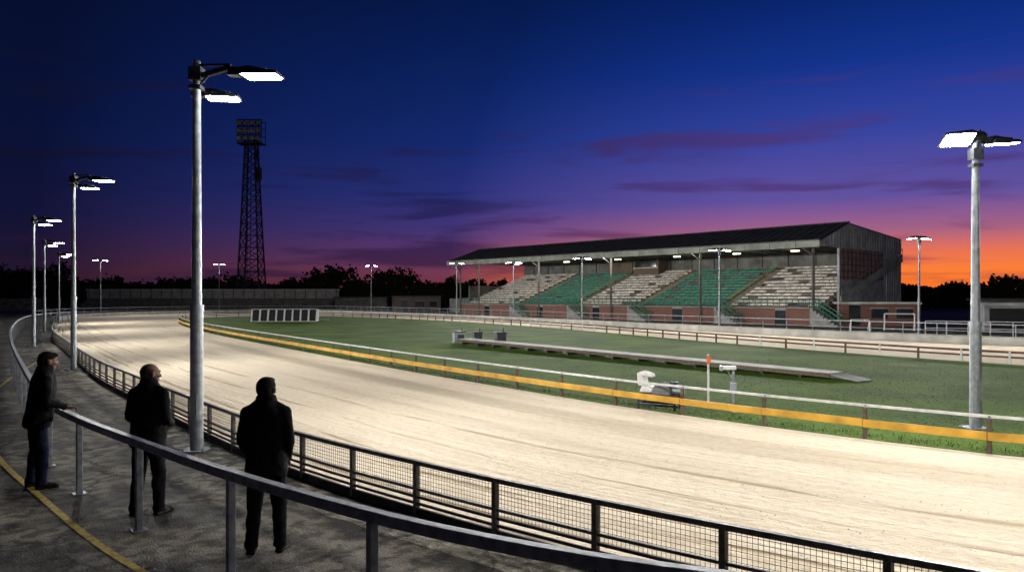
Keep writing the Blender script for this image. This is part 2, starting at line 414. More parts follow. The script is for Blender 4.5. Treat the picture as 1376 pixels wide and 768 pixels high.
# ---------------------------------------------------------------- track-side mesh fence
b = MB(); F = [p for p in resample(oa, .31)]
FP = [p for p in F if p.y > 0]
rail = FP[::2]
b.sweep(at(rail, .635), .055, .05, M_fence)
b.sweep(at(rail, .33), .03, .03, M_fence)
b.sweep(at(rail, .24), .022, .03, M_slatshade)
b.sweep(at(rail, .165), .022, .03, M_slatshade)
b.sweep(at(rail, .06), .03, .12, M_slatshade)  # dark board added where the fence foot lies in shade
posts = resample(v3([p for p in oa if p.y > 0]), 1.24)
for p in posts:
    b.box((p.x, p.y, .32), (.055, .06, .66), M_fence, .7)
    b.box((p.x, p.y, .008), (.13, .13, .016), M_fence, .7)
b.obj('track_fence', bevel=0)
b = MB()
fine = resample(v3([p for p in oa if 2 < p.y < 30]), .045)
for i, p in enumerate(fine):
    if p.y > 15 and i % 2: continue
    b.beam((p.x, p.y, .24), (p.x, p.y, .615), .0036, .0036, M_fence, False)
c = resample(v3([p for p in oa if 2 < p.y < 30]), .6)
z = .36
while z < .61:
    b.sweep(at(c, z), .0036, .0036, M_fence); z += .045
fine = resample(v3([p for p in oa if 30 <= p.y]), .16)
for p in fine: b.beam((p.x, p.y, .33), (p.x, p.y, .615), .006, .006, M_fence, False)
wire = b.obj('wire_mesh')
wire.parent = bpy.data.objects['track_fence']

# ---------------------------------------------------------------- inner running rails
b = MB()
P = resample(v3([p for p in ia]), .5)
b.sweep(at([p+Vector((.06, .05, 0)) for p in P], .60), .035, .045, M_white)
b.obj('hare_rail')
b = MB()
seg = resample(v3([p for p in ia]), 1.9)
ry = random.Random(4)
for i in range(len(seg)-1):
    a, c = seg[i], seg[i+1]; d = (c-a).normalized(); o = Vector((-.035, -.03, 0))
    za, zb = .30+ry.uniform(-.006, .006), .30+ry.uniform(-.006, .006)
    b.beam(a+o+d*.006+Vector((0, 0, za)), c+o-d*.006+Vector((0, 0, zb)), .03, .135, M_yellow)
pp = resample(v3([p for p in ia if p.y < 96]), 1.9)
for p in pp:
    b.box((p.x+.03, p.y+.02, .28), (.06, .06, .56), M_post, .7)
    b.box((p.x+.05, p.y+.04, .59), (.03, .03, .05), M_galv, .7)
b.obj('inner_running_rail', bevel=0)
b = MB(); P = resample(ib, .6)
b.sweep(at(P, .46), .035, .085, M_brown); b.sweep(at(P, .27), .03, .075, M_brown)
for p in resample(ib, 1.7):
    b.box((p.x, p.y, .245), (.07, .07, .49), M_brown if random.random() < .7 else M_white, .7)
b.obj('timber_running_rail')

b = MB(); P = resample(v3([p for p in oa if p.y > 78]), 1.0)+resample(ob, 1.0)[1:]
b.sweep(at(P, .20), .14, .44, M_wallw); b.sweep(at(P, .44), .2, .05, M_conc)
b.obj('perimeter_wall')
b = MB(); out2 = []
for i, p in enumerate(P):
    d = (P[min(i+1, len(P)-1)]-P[max(0, i-1)]).normalized(); out2.append(p+Vector((-d.y, d.x, 0))*2.4)
b.sweep(at(out2, 1.0), .05, .05, M_galv); b.sweep(at(out2, .6), .03, .03, M_galv)
for p in out2[::2]: b.box((p.x, p.y, .5), (.05, .05, 1.0), M_galv)
b.obj('spectator_railing')

# ---------------------------------------------------------------- lamps
def head(mb, c, yaw, tilt, L=.62, W=.36, roll=0):
    R = Matrix.Rotation(yaw, 3, 'Z') @ Matrix.Rotation(tilt, 3, 'Y') @ Matrix.Rotation(roll, 3, 'X')
    def q(x, y, z): return R @ Vector((x, y, z))+Vector(c)
    a, w = L/2, W/2
    out = [(-1, -.86), (-.97, -.96), (-.92, -1), (0, -1), (.93, -.94), (.98, -.9), (1, -.8), (1, 0), (1, .8), (.98, .9), (.93, .94), (0, 1), (-.92, 1), (-.97, .96), (-1, .86), (-1, 0)]
    n = len(out)
    ring = lambda kx, ky, z, kz=0: [q(x*a*kx, y*w*ky, z+kz*(1-x)*.5) for x, y in out]
    r0 = ring(1, 1, -.012); r1 = ring(1, 1, .025); r2 = ring(.9, .85, .05, .05); r3 = ring(.7, .55, .06, .09)
    fs = []
    for j in range(3):
        for i in range(n): fs.append((j*n+i, j*n+(i+1) % n, (j+1)*n+(i+1) % n, (j+1)*n+i))
    fs.append(tuple(range(3*n, 4*n)))
    mb.add(r0+r1+r2+r3, fs, M_dark)
    mb.add(ring(1, 1, -.012)+ring(.93, .88, -.012), [(i, (i+1) % n, n+(i+1) % n, n+i) for i in range(n)], M_dark)
    mb.add(ring(.93, .88, -.010)+ring(.8, .7, -.03), [(i, (i+1) % n, n+(i+1) % n, n+i) for i in range(n)]+[tuple(range(n, 2*n))], M_lens)
    mb.hexa([q(-a-.24, -w*.45, .0), q(-a*.95, -w*.5, .0), q(-a*.95, w*.5, .0), q(-a-.24, w*.45, .0), q(-a-.22, -w*.4, .12), q(-a*.7, -w*.45, .14), q(-a*.7, w*.45, .14), q(-a-.22, w*.4, .12)], M_dark)
    for k in range(5): mb.beam(q(-a*.55+k*.07, -w*.6, .10-.008*k), q(-a*.55+k*.07, w*.6, .10-.008*k), .012, .06, M_dark)
def floodlight(name, P, color):
    """spot with an asymmetric-reflector style falloff (throws further than a bare bulb)"""
    ld = bpy.data.lights.new(name, 'SPOT'); ld.energy = P; ld.color = color; ld.shadow_soft_size = .2
    ld.use_nodes = True; nt = ld.node_tree; em = nt.nodes.get('Emission')
    fo = nt.nodes.new('ShaderNodeLightFalloff'); fo.inputs['Strength'].default_value = 1/9.5
    nt.links.new(fo.outputs['Linear'], em.inputs['Strength'])
    return ld
def lamp(x, y, h, heads, spots, r=.075):
    e = empty('street_lamp', (x, y, 0)); b = MB()
    b.tube((0, 0, 0), (0, 0, h*.36), r*1.25, r*1.2, M_galv, 20)
    b.tube((0, 0, h*.36), (0, 0, h*.375), r*1.35, r*1.3, M_galv, 20)
    b.tube((0, 0, h*.375), (0, 0, h), r*.95, r*.72, M_galv, 20)
    b.tube((0, 0, h), (0, 0, h+.03), r*.8, r*.6, M_galv, 20)
    b.box((0, 0, .012), (.42, .42, .024), M_galv)
    for sx in (-1, 1):
        for sy in (-1, 1): b.tube((sx*.16, sy*.16, .02), (sx*.16, sy*.16, .06), .016, .016, M_galv, 6)
    b.box((0, -r*1.3, .75), (.10, .02, .4), M_galv)
    b.obj('pole', e)
    b = MB()
    for hd in heads:
        (dx, dy, dz, yaw, tilt, sc) = hd[:6]; roll = hd[6] if len(hd) > 6 else 0
        hp = Vector((dx, dy, h+dz)); back = hp-Vector((math.cos(yaw), math.sin(yaw), 0))*.46*sc
        j = Vector((back.x*.9, back.y*.9, hp.z+.16))
        b.beam((0, 0, h-.25), j, .07, .08, M_dark)
        b.beam(j, back+Vector((0, 0, .07)), .07, .07, M_dark)
        b.beam((0, 0, h-.05), j+Vector((0, 0, .04)), .035, .035, M_dark)
        b.beam((0, 0, h-.42), j*.55+Vector((0, 0, (h-.12)*.45)), .03, .03, M_dark)
        head(b, hp, yaw, tilt, .64*sc, .40*sc, roll)
    b.box((0, 0, h-.2), (.2, .2, .22), M_dark); b.box((0, 0, h-.42), (.19, .19, .06), M_dark)
    b.obj('lamp_heads', e)
    for (px, py, pz, tx, ty, P, ang, blend) in spots:
        tz = 0
        if isinstance(tx, tuple): tx, tz = tx
        ld = floodlight('lamp_or_fill_light', P, (1.0, .985, .95)); ld.spot_size = math.radians(ang); ld.spot_blend = blend  # besides the lamps' own beams, includes fills added for terrace wall and gable
        lo = bpy.data.objects.new('lamp_or_fill_light', ld); COL.objects.link(lo); lo.parent = e
        lo.location = (px, py, h+pz-.06)
        d = Vector((tx, ty, tz))-Vector((x+px, y+py, h+pz)); lo.rotation_euler = d.to_track_quat('-Z', 'Y').to_euler()
LT = lambda s=1: [(1.12, -.12, -.26, -.1, .02, s), (.16, .72, -.40, .15, .0, .9*s)]
lamp(-5.22, 12.32, 6.42, LT(), [(1.12, -.12, -.3, 6, 14, 2350, 134, .9), (.16, .72, -.45, -2, 24, 2000, 120, .9)], .085)
lamp(-15.2, 25.8, 6.8, LT(), [(1.1, 0, -.3, -3, 27, 3700, 150, .9)])
lamp(-24.3, 37.8, 6.65, LT(), [(1.1, 0, -.3, -12, 41, 3700, 150, .9)])
lamp(-33.3, 53, 6.6, LT(), [(1.1, 0, -.3, -20, 57, 4200, 154, .9)])
lamp(-42.3, 69.5, 6.7, LT(), [(1.1, 0, -.3, -31, 73, 4600, 154, .9)])
T2 = lambda a=0.0, s=1: [(.62*math.cos(a), .62*math.sin(a), -.02, a, .12, s), (-.62*math.cos(a), -.62*math.sin(a), -.02, a+math.pi, .12, s)]
lamp(-55.3, 100, 7.4, T2(.2), [(0, 0, -.1, -46, 97, 5500, 150, .8)])
lamp(-48, 122, 7.8, T2(0), [(0, 0, -.1, -40, 108, 6000, 150, .8), (0, .3, -.1, (-57, 2.0), 142, 350, 140, .5)])  # second spot is an added fill, aimed back to brighten the terrace wall
lamp(-22.3, 118, 7.4, T2(.2), [(0, 0, -.1, -27, 104, 6500, 150, .8), (0, .3, -.1, (-30, 2.0), 136, 150, 130, .5)])  # second spot likewise added, turned backwards as fill for the terrace wall
lamp(-6.9, 93, 6.7, T2(.3), [(0, 0, -.1, -10, 83, 8000, 145, .7)])
lamp(.2, 82.5, 6.3, T2(.3), [(0, 0, -.1, -3, 71, 8500, 140, .7)])
lamp(6.75, 71.5, 6.2, T2(.3), [(0, 0, -.1, 2.5, 60, 10000, 135, .7)])
lamp(15.9, 57, 6.1, T2(.3), [(0, 0, -.1, 11, 46.5, 13000, 128, .7)])
lamp(27.35, 50, 6.45, T2(.3), [(0, 0, -.1, 19.5, 37.5, 14000, 120, .7), (0, .3, -.1, (33, 5.5), 70, 420, 90, .8)])  # second spot is added to lift the gable, not part of the track lighting
lamp(33.5, 37, 6.4, T2(.5), [(0, 0, -.1, 25, 31, 11500, 120, .7)])
# infield lamp
lamp(8.97, 14.4, 5.5, [(-.42, -.12, .05, math.pi, .05, .95, .6), (.55, .05, .02, .05, -.06, .9, .10)], [(-.42, -.3, .0, 2.0, 9.5, 2500, 135, .9), (.55, .1, 0, 13, 26, 420, 150, .9)], .085)
# the outer row carries on beyond the picture
lamp(7.0, 1.9, 6.4, [(.2, 1.1, -.22, 1.5, 0, 1), (1.2, .2, -.3, .2, 0, 1)], [(0.2, 1.1, -.3, 6, 10, 3000, 108, .9)])

# ---------------------------------------------------------------- floodlight pylon
def pylon(x, y, H, wb, wt):
    e = empty('floodlight_pylon', (x, y, 0)); b = MB(); n = 15
    zs = [H*.90*(1-(1-i/n)**1.12) for i in range(n+1)]
    w = lambda z: wb+(wt-wb)*(z/(H*.9))**.8
    def cor(z):
        a = w(z)/2; return [Vector((sx*a, sy*a, z)) for sx, sy in ((-1, -1), (1, -1), (1, 1), (-1, 1))]
    for i in range(n):
        A = cor(zs[i]); B = cor(zs[i+1])
        for k in range(4):
            b.beam(A[k], B[k], .26, .26, M_pyl); b.beam(B[k], B[(k+1) % 4], .13, .13, M_pyl)
            b.beam(A[k], B[(k+1) % 4], .12, .12, M_pyl); b.beam(A[(k+1) % 4], B[k], .12, .12, M_pyl)
    b.beam((-.3, -wb/2*.8, 0), (-.3, -wt/2, H*.9), .12, .06, M_pyl); b.beam((.3, -wb/2*.8, 0), (.3, -wt/2, H*.9), .12, .06, M_pyl)
    b.obj('lattice_mast', e)
    b = MB(); z0 = H*.88
    for k, zz in enumerate((z0, z0+1.6, z0+3.2, z0+4.6)):
        b.beam((-2.4, -1.2, zz), (2.4, -1.2, zz), .16, .16, M_pyl); b.beam((-2.4, 1.2, zz), (2.4, 1.2, zz), .12, .12, M_pyl)
    for sx in (-2.4, -1.2, 0, 1.2, 2.4):
        b.beam((sx, -1.2, z0), (sx, -1.2, z0+4.6), .14, .14, M_pyl); b.beam((sx, 1.2, z0), (sx, 1.2, z0+4.6), .12, .12, M_pyl)
        b.beam((sx, -1.2, z0), (sx, 1.2, z0), .12, .12, M_pyl)
    b.box((0, 0, z0-.1), (5.0, 2.6, .1), M_pyl)
    b.obj('lamp_frame', e)
    b = MB(); Mgl = mat('floodlight_glass', (.45, .42, .32), .3, 0, 3, .2)
    for r in range(3):
        for cx in (-1.9, -.65, .65, 1.9):
            c = Vector((cx, -1.35, z0+.85+r*1.5))
            b.tube(c, c+Vector((0, -.45, -.12)), .30, .60, M_pyl, 12); b.tube(c+Vector((0, -.42, -.11)), c+Vector((0, -.46, -.122)), .50, .50, Mgl, 12)
    b.obj('floodlights', e)
    b = MB(); b.box((wt*.7, 0, H*.72), (1.2, 1.0, 2.4), M_pyl); b.box((wt*.6, 0, H*.82), (.7, .6, 1.6), M_pyl); b.obj('antenna_boxes', e)
    b = MB()
    for k in cor(0): b.box((k.x, k.y, .1), (1.2, 1.2, .5), M_conc)
    b.obj('footings', e)
pylon(-52.5, 150, 37.8, 4.9, 1.9)

# ---------------------------------------------------------------- grandstand
Rr = Vector((25.3, 63, 0)); tt = Vector((-.665, .747, 0)).normalized(); nn = Vector((.747, .665, 0)).normalized()
def W(s, d, z): return Rr+tt*s+nn*d+Vector((0, 0, z))
gs = empty('grandstand', (0, 0, 0))
def gb(mb, s0, s1, d0, d1, z0, z1, m):
    mb.hexa([W(s0, d0, z0), W(s1, d0, z0), W(s1, d1, z0), W(s0, d1, z0), W(s0, d0, z1), W(s1, d0, z1), W(s1, d1, z1), W(s0, d1, z1)], m)
def slab(mb, s0, s1, d0, z0, d1, z1, th, m):
    mb.hexa([W(s0, d0, z0), W(s1, d0, z0), W(s1, d1, z1), W(s0, d1, z1), W(s0, d0, z0+th), W(s1, d0, z0+th), W(s1, d1, z1+th), W(s0, d1, z1+th)], m)
ZF, ZR, ZB = 7.15, 8.95, 8.05
b = MB()
slab(b, -1, 50.5, -.5, ZF, 4.85, ZR, .1, M_roof); slab(b, -1, 50.5, 4.85, ZR, 16.5, ZB, .1, M_roof)
s = -.9
while s < 50.4:
    slab(b, s, s+.08, -.5, ZF+.1, 4.85, ZR+.1, .05, M_roof); s += .9
gb(b, -1.1, 50.6, 4.7, 5.0, ZR+.1, ZR+.2, M_roof)
b.obj('roof', gs)
b = MB(); gb(b, -1.05, 50.55, -.62, -.5, ZF-.48, ZF+.12, M_fascia); gb(b, -1.05, 50.55, -.66, -.62, ZF+.06, ZF+.16, M_soffit)
s = 1
while s < 50: gb(b, s, s+.05, -.635, -.62, ZF-.46, ZF+.06, M_soffit); s += 2.4
b.obj('fascia', gs)
b = MB(); s = 0
while s <= 50:
    b.beam(W(s, -.4, ZF-.35), W(s, 14, ZF-.2), .1, .16, M_soffit)
    b.beam(W(s, -.4, ZF-.05), W(s, 4.85, ZR-.1), .1, .12, M_soffit); b.beam(W(s, 4.85, ZR-.1), W(s, 14, ZB+.1), .1, .12, M_soffit)
    zt = lambda d: ZF-.05+(ZR-.05-ZF)*(d/4.85) if d < 4.85 else ZR-.1-(ZR-ZB-.1)*((d-4.85)/11.65)
    for k in range(6):
        d0 = k*2.3; d1 = d0+2.3
        b.beam(W(s, d0, ZF-.3), W(s, (d0+d1)/2, zt((d0+d1)/2)), .07, .07, M_soffit); b.beam(W(s, d1, ZF-.3), W(s, (d0+d1)/2, zt((d0+d1)/2)), .07, .07, M_soffit)
    s += 3.85
for d, z in ((.6, ZF+.05), (2.5, ZF+.8), (7, ZR-.4), (10, ZR-.7)):
    b.beam(W(-.8, d, z), W(50.3, d, z), .08, .14, M_soffit)
b.obj('roof_trusses', gs)
b = MB()
for s in (.4, 11.8, 23.2, 34.6, 46.0, 50.0):
    b.beam(W(s, 1.25, 0), W(s, 1.25, ZF+.4), .2, .2, M_step)
    b.beam(W(s, 1.25, ZF-1.1), W(s+1.1, 1.25, ZF-.3), .08, .08, M_step); b.beam(W(s, 1.25, ZF-1.1), W(s, -.3, ZF-.3), .08, .08, M_step)
b.obj('columns', gs)
secs = [(0.3, 9.0, 0), (10.0, 19.6, 1), (20.6, 28.4, 0), (29.4, 38.2, 1), (39.2, 49.5, 0)]
b = MB(); NR = 13
for r in range(NR):
    d = 1.6+r*.85; z = 1.45+r*.31
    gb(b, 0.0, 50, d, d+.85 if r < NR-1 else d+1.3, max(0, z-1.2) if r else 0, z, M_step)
for i in range(4):
    sa = secs[i][1]; sb = secs[i+1][0]
    for r in range(NR*2):
        d = 1.6+r*.425; z = 1.45+(r//2)*.31+(.155 if r % 2 else 0)
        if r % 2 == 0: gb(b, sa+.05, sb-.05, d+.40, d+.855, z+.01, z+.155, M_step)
        gb(b, sa+.1, sb-.1, d-.002, d+.045, z+.004, z+.02, M_yline)
    b.beam(W(sa, 1.6, 2.3), W(sa, 12, 6.1), .05, .05, M_yellow)
b.obj('terracing', gs)
b = MB(); rnd = random.Random(3)
for (s0, s1, g) in secs:
    m = M_green if g else M_seatw
    for r in range(NR):
        d = 1.6+r*.85; z = 1.45+r*.31; s = s0
        while s < s1-.1:
            e = min(s1, s+.98)
            if rnd.random() > .03:
                jz = rnd.uniform(-.01, .01)
                mm = m if rnd.random() > .08 else M_step
                gb(b, s+.02, e-.02, d+.42, d+.74, z+.26+jz, z+.31+jz, mm)
                gb(b, s+.02, e-.02, d+.74, d+.78, z+.24, z+.45+jz, mm)
                gb(b, s+.4, s+.46, d+.45, d+.5, z, z+.26, M_dark)
            s += 1.0
b.obj('seating', gs)
b = MB()
gb(b, -.2, 50.2, 13.2, 13.5, 0, ZR-.95, M_soffit)
gb(b, 50.2, 50.4, 3, 13.5, 0, 4, M_soffit)
for s in range(0, 50, 3): gb(b, s, s+.12, 13.1, 13.2, 5.2, 7.6, M_dark)
b.obj('rear_wall', gs)
b = MB(); gb(b, 24.4, 28.2, 11.2, 13.0, 5.2, 7.5, M_post); gb(b, 24.7, 27.9, 11.15, 11.2, 6.1, 7.1, M_glass)
gb(b, 24.4, 28.2, 11.1, 11.2, 5.95, 6.05, M_seatw)
gb(b, 29, 33, 12, 13.1, 5.5, 6.9, M_post)
b.obj('press_box', gs)
b = MB(); op = [(3.0, 4.0), (9.2, 10.0), (14, 15.2), (19.8, 20.6), (25, 26), (28.6, 29.4), (34, 35), (38.4, 39.2), (44, 45)]
cur = -.2
for (a, c) in op:
    gb(b, cur, a, 1.35, 1.58, 0, 1.5, M_brick); gb(b, a, c, 1.42, 1.56, 0, 1.3, M_glass); gb(b, a, c, 1.34, 1.57, 1.3, 1.5, M_conc); cur = c
gb(b, cur, 50.2, 1.35, 1.58, 0, 1.5, M_brick)
gb(b, -.25, 50.25, 1.30, 1.6, 1.5, 1.58, M_conc)
b.obj('brick_front', gs)
b = MB()
b.beam(W(-.2, 1.4, 2.35), W(50.2, 1.4, 2.35), .05, .05, M_greenrail); b.beam(W(-.2, 1.4, 2.0), W(50.2, 1.4, 2.0), .035, .035, M_greenrail)
s = 0
while s < 50.2: b.beam(W(s, 1.4, 1.58), W(s, 1.4, 2.35), .045, .045, M_greenrail); s += .6
for s0 in (.2, 9.6, 20.1, 28.9, 38.8):
    for k in range(8):
        gb(b, s0-.3*k-.3, s0-.3*k, .2, 1.3, 0, 1.5-.19*k, M_conc)
    for dd in (.18, 1.28):
        b.beam(W(s0, dd, 2.4), W(s0-2.4, dd, .9), .06, .06, M_greenrail)
        b.beam(W(s0, dd, 2.0), W(s0-2.4, dd, .5), .04, .04, M_greenrail)
        for k in range(9): b.beam(W(s0-.3*k, dd, 1.5-.19*k-.1), W(s0-.3*k, dd, 2.4-.1875*k), .04, .04, M_greenrail)
b.obj('front_stairs_and_railings', gs)
b = MB()
for sx in (-1.02, -.9):
    b.add([W(sx, -.5, ZF-.4), W(sx, 3.0, ZF-.4), W(sx, 16.5, ZF-.4), W(sx, 16.5, ZB), W(sx, 4.85, ZR), W(sx, -.5, ZF)], [(0, 1, 2, 3, 4, 5)], M_gable)
gb(b, -1.0, -.9, 12.5, 16.5, 0, ZF-.4, M_gable)
gb(b, -.98, -.88, 3.0, 12.5, 0, 4.0, M_gable)
gb(b, -1.0, 50.3, 16.35, 16.5, 0, ZB, M_gable)
d = -.3
while d < 16.4:
    zt_ = ZF+(ZR-ZF)*((d+.5)/5.35) if d < 4.85 else ZR-(ZR-ZB)*((d-4.85)/11.65)
    gb(b, -1.06, -1.02, d, d+.08, ZF-.4 if d < 12.6 else 0, zt_-.05, M_gable); d += .55
b.obj('gable_wall', gs)
b = MB()
gb(b, -.96, -.92, 3.2, 12.5, 4.0, ZF-.4, M_screen)
for k in range(12): gb(b, -1.01, -.96, 3.2+k*.8, 3.28+k*.8, 4.0, ZF-.4, M_dark)
for k in range(5): gb(b, -.99, -.96, 3.2, 12.5, 4.2+k*.55, 4.26+k*.55, M_dark)
gb(b, -1.1, -.9, 2.9, 3.1, 0, ZF+.9, M_gable)
b.beam(W(-1.2, 3.0, 2.2), W(-1.2, 16.2, 6.3), .1, .75, M_fascia)
b.beam(W(-1.25, 3.0, 3.2), W(-1.25, 16.2, 7.2), .05, .05, M_galv)
for k in range(8): b.beam(W(-1.25, 3+k*1.88, 2.2+k*.58), W(-1.25, 3+k*1.88, 3.2+k*.57), .04, .04, M_galv)
b.obj('side_screen_and_staircase', gs)
b = MB()
for s in (3, 9, 16, 24, 32, 41):
    gb(b, s, s+.7, 3.6, 3.9, ZF-.5, ZF-.4, M_lens2)
b.obj('roof_lights', gs)
for s in (4, 13, 23, 33, 43):
    ld = bpy.data.lights.new('stand_light', 'AREA'); ld.shape = 'RECTANGLE'; ld.size = 1.5; ld.size_y = .5; ld.energy = 155; ld.color = (1, .95, .84)
    lo = bpy.data.objects.new('stand_light', ld); COL.objects.link(lo); lo.location = W(s, -.2, ZF-.6); lo.parent = gs
    dv = W(s, 7, 2.2)-W(s, -.2, ZF-.6); lo.rotation_euler = dv.to_track_quat('-Z', 'Y').to_euler()

def shed(name, c, sz, rz, wallm, roofm, openings=()):
    e = empty(name, c); e.rotation_euler = (0, 0, rz); w, d, h = sz
    b = MB(); b.box((0, 0, h/2), (w, d, h), wallm); b.obj('walls', e)
    b = MB(); b.box((0, 0, h+.09), (w+.5, d+.5, .18), roofm); b.obj('flat_roof', e)
    b = MB()
    for (x, z, ww, hh, m) in openings:
        b.box((x, -d/2-.02, z), (ww, .04, hh), m); b.box((x, -d/2-.03, z+hh/2+.04), (ww+.16, .06, .08), M_conc)
    if openings: b.obj('doors_and_windows', e)
shed('clubhouse_annexe', (31.5, 65.5, 0), (6.0, 5, 1.9), -.15, M_brick, M_wallw, [(-2, .95, .9, 1.7, M_glass), (0, 1.1, 1.3, .8, M_glass), (2, 1.1, 1.3, .8, M_glass)])
shed('brick_hut', (-16.5, 128, 0), (8, 5, 2.5), .2, M_brickd, M_roof, [(-2.2, 1, 1, 2, M_dark), (0.4, 1.3, 1.5, .9, M_glass), (2.7, 1.3, 1.2, .9, M_glass)])
shed('storage_shed', (-27, 134, 0), (9, 5, 2.3), .1, M_step, M_roof, [(-2, 1, 1.2, 1.9, M_dark)])
shed('turnstile_building', (44, 62, 0), (9, 5, 2.2), -.3, M_step, M_roof, [(-3, 1, 1.2, 1.9, M_dark), (0, 1, 1.2, 1.9, M_greenrail), (3, 1.1, 1.6, .9, M_glass)])
shed('team_shelter', (36.6, 53.5, 0), (5.2, 2.2, 1.9), -.3, M_gable, M_wallw, [(0, .95, 4.6, 1.5, M_black)])
b = MB()
for k in range(12): b.box((-9+k*2.0, 119, 1.1), (1.94, .06, 2.2), M_conc)
b.obj('panel_fence')
b = MB(); b.box((-57, 142, 1.9), (48, .4, 3.8), M_conc)
for k in range(5): b.box((-57, 141.2-k*.9, 1.2-k*.22), (47, .9, 2.0-k*.44), M_step)
for k in range(25): b.box((-80.5+k*1.96, 141.75, 2.0), (.14, .12, 3.7), M_step)
b.box((-57, 142, 3.85), (48.4, .6, .16), M_wallw)
b.obj('terrace_wall')
b = MB(); b.box((-110, 118, 1.1), (60, .25, 2.2), M_step, .5)
b.obj('boundary_wall')
shed('toilet_block', (-62, 78, 0), (7, 6, 2.3), .9, M_conc, M_roof, [(0, 1, 1, 1.9, M_dark)])

def goal(x, y, w, h, rz):
    b = MB(); a = w/2
    for sx in (-a, a):
        b.tube((sx, 0, 0), (sx, 0, h), .05, .05, M_white, 8); b.tube((sx, 0, h), (sx, .9, 0), .025, .025, M_white, 6); b.tube((sx, 0, .05), (sx, .9, .05), .025, .025, M_white, 6)
    b.tube((-a, 0, h), (a, 0, h), .05, .05, M_white, 8); b.tube((-a, .9, .05), (a, .9, .05), .025, .025, M_white, 6)
    o = b.obj('goal_frame', loc=(x, y, 0)); o.rotation_euler = (0, 0, rz)
goal(28.9, 55.5, 2.0, 1.25, -.4); goal(24.6, 52.6, 1.2, .9, -.3)
b = MB(); pts = [Vector((27, 48.6, 0)), Vector((33, 45.5, 0)), Vector((46, 38.5, 0))]; P = resample(pts, 1.2)
b.sweep(at(P, .95), .045, .045, M_white); b.sweep(at(P, .5), .03, .03, M_white)
for p in P: b.box((p.x, p.y, .47), (.05, .05, .94), M_white)
b.obj('white_railing')

# ---------------------------------------------------------------- infield furniture
e = empty('starting_traps', (-22.4, 73.2, 0)); e.rotation_euler = (0, 0, .12); b = MB()
b.hexa([Vector(q) for q in [(-3.1, -.1, .1), (3.1, -.1, .1), (3.1, 1.3, .1), (-3.1, 1.3, .1), (-3.1, .35, 1.25), (3.1, .35, 1.25), (3.1, 1.25, 1.25), (-3.1, 1.25, 1.25)]], M_black)
b.obj('trap_body', e); b = MB()
for k in range(9):
    x = -3.1+k*.775
    b.beam((x, -.16, .1), (x, .28, 1.27), .15, .09, M_white)
b.beam((-3.15, .27, 1.29), (3.15, .27, 1.29), .1, .1, M_galv); b.beam((-3.15, -.18, .1), (3.15, -.18, .1), .06, .06, M_white)
for sx in (-3.16, 3.16): b.hexa([Vector(q) for q in [(sx-.02, -.1, .1), (sx+.02, -.1, .1), (sx+.02, 1.3, .1), (sx-.02, 1.3, .1), (sx-.02, .35, 1.25), (sx+.02, .35, 1.25), (sx+.02, 1.25, 1.25), (sx-.02, 1.25, 1.25)]], M_white)
b.obj('trap_dividers', e); b = MB()
for x in (-2.6, 2.6):
    for y in (.1, 1.1): b.tube((x-.04, y, .12), (x+.04, y, .12), .13, .13, M_dark, 12)
b.beam((3.1, .6, .3), (4.3, .6, .2), .06, .06, M_galv); b.obj('wheels_and_drawbar', e)
e = empty('boarding_platform', (0, 0, 0)); b = MB(); A = Vector((-2.5, 39.6, 0)); B = Vector((10.0, 22.9, 0)); u = (B-A).normalized(); q = Vector((u.y, -u.x, 0))
for k in range(5):
    o = q*(k-2)*.17; b.beam(A+o+Vector((0, 0, .30)), B+o+Vector((0, 0, .20)), .15, .035, M_wallw)
b.obj('deck_boards', e); b = MB()
for sgn in (-.44, .44): b.beam(A+q*sgn+Vector((0, 0, .24)), B+q*sgn+Vector((0, 0, .15)), .05, .12, M_post)
for k in range(15):
    c = A.lerp(B, (k+.3)/15); b.box((c.x, c.y, .1), (.9, .08, .2), M_dark, math.atan2(q.y, q.x))
b.beam(B+Vector((0, 0, .17)), B+u*.9+Vector((0, 0, .03)), .8, .03, M_conc)
b.obj('bearers', e)
def cabinet(name, x, y, w, d, h, m, rz=.3):
    b = MB(); b.box((0, 0, h/2+.05), (w, d, h), m); b.box((0, 0, h+.07), (w+.08, d+.08, .05), M_dark)
    b.box((w*.1, -d/2-.012, h*.55), (w*.6, .02, h*.6), M_dark); b.box((0, 0, .03), (w+.1, d+.1, .06), M_conc)
    b.tube((w*.3, 0, h+.05), (w*.3, 0, h+.3), .03, .03, M_dark, 8)
    o = b.obj(name, loc=(x, y, 0.01), bevel=.01); o.rotation_euler = (0, 0, rz)
cabinet('electrical_cabinet', -2.9, 40.6, .6, .5, .55, M_galv); cabinet('electrical_cabinet', -.6, 38.6, .5, .5, .6, M_dark)
cabinet('electrical_cabinet', -1.9, 40.9, .45, .4, .5, M_dark)
e = empty('lure_winch', (3.35, 16.9, .012)); e.rotation_euler = (0, 0, -.5); b = MB()
for x in (-.42, .42):
    for y in (-.22, .22): b.beam((x, y, 0), (x, y, .32), .05, .05, M_dark)
for y in (-.22, .22): b.beam((-.5, y, .1), (.5, y, .1), .05, .05, M_dark); b.beam((-.5, y, .32), (.5, y, .32), .05, .05, M_dark)
b.beam((-.45, -.22, .32), (-.45, .22, .32), .05, .05, M_dark); b.beam((.45, -.22, .32), (.45, .22, .32), .05, .05, M_dark)
b.tube((.1, -.2, .38), (.1, .2, .38), .16, .16, M_post, 18); b.tube((.1, -.22, .38), (.1, -.2, .38), .21, .21, M_galv, 18); b.tube((.1, .2, .38), (.1, .22, .38), .21, .21, M_galv, 18)
b.tube((.32, 0, .42), (.56, 0, .42), .10, .10, M_galv, 14); b.box((.34, 0, .55), (.16, .16, .14), M_dark)
b.obj('frame_and_drum', e, bevel=.006); b = MB()
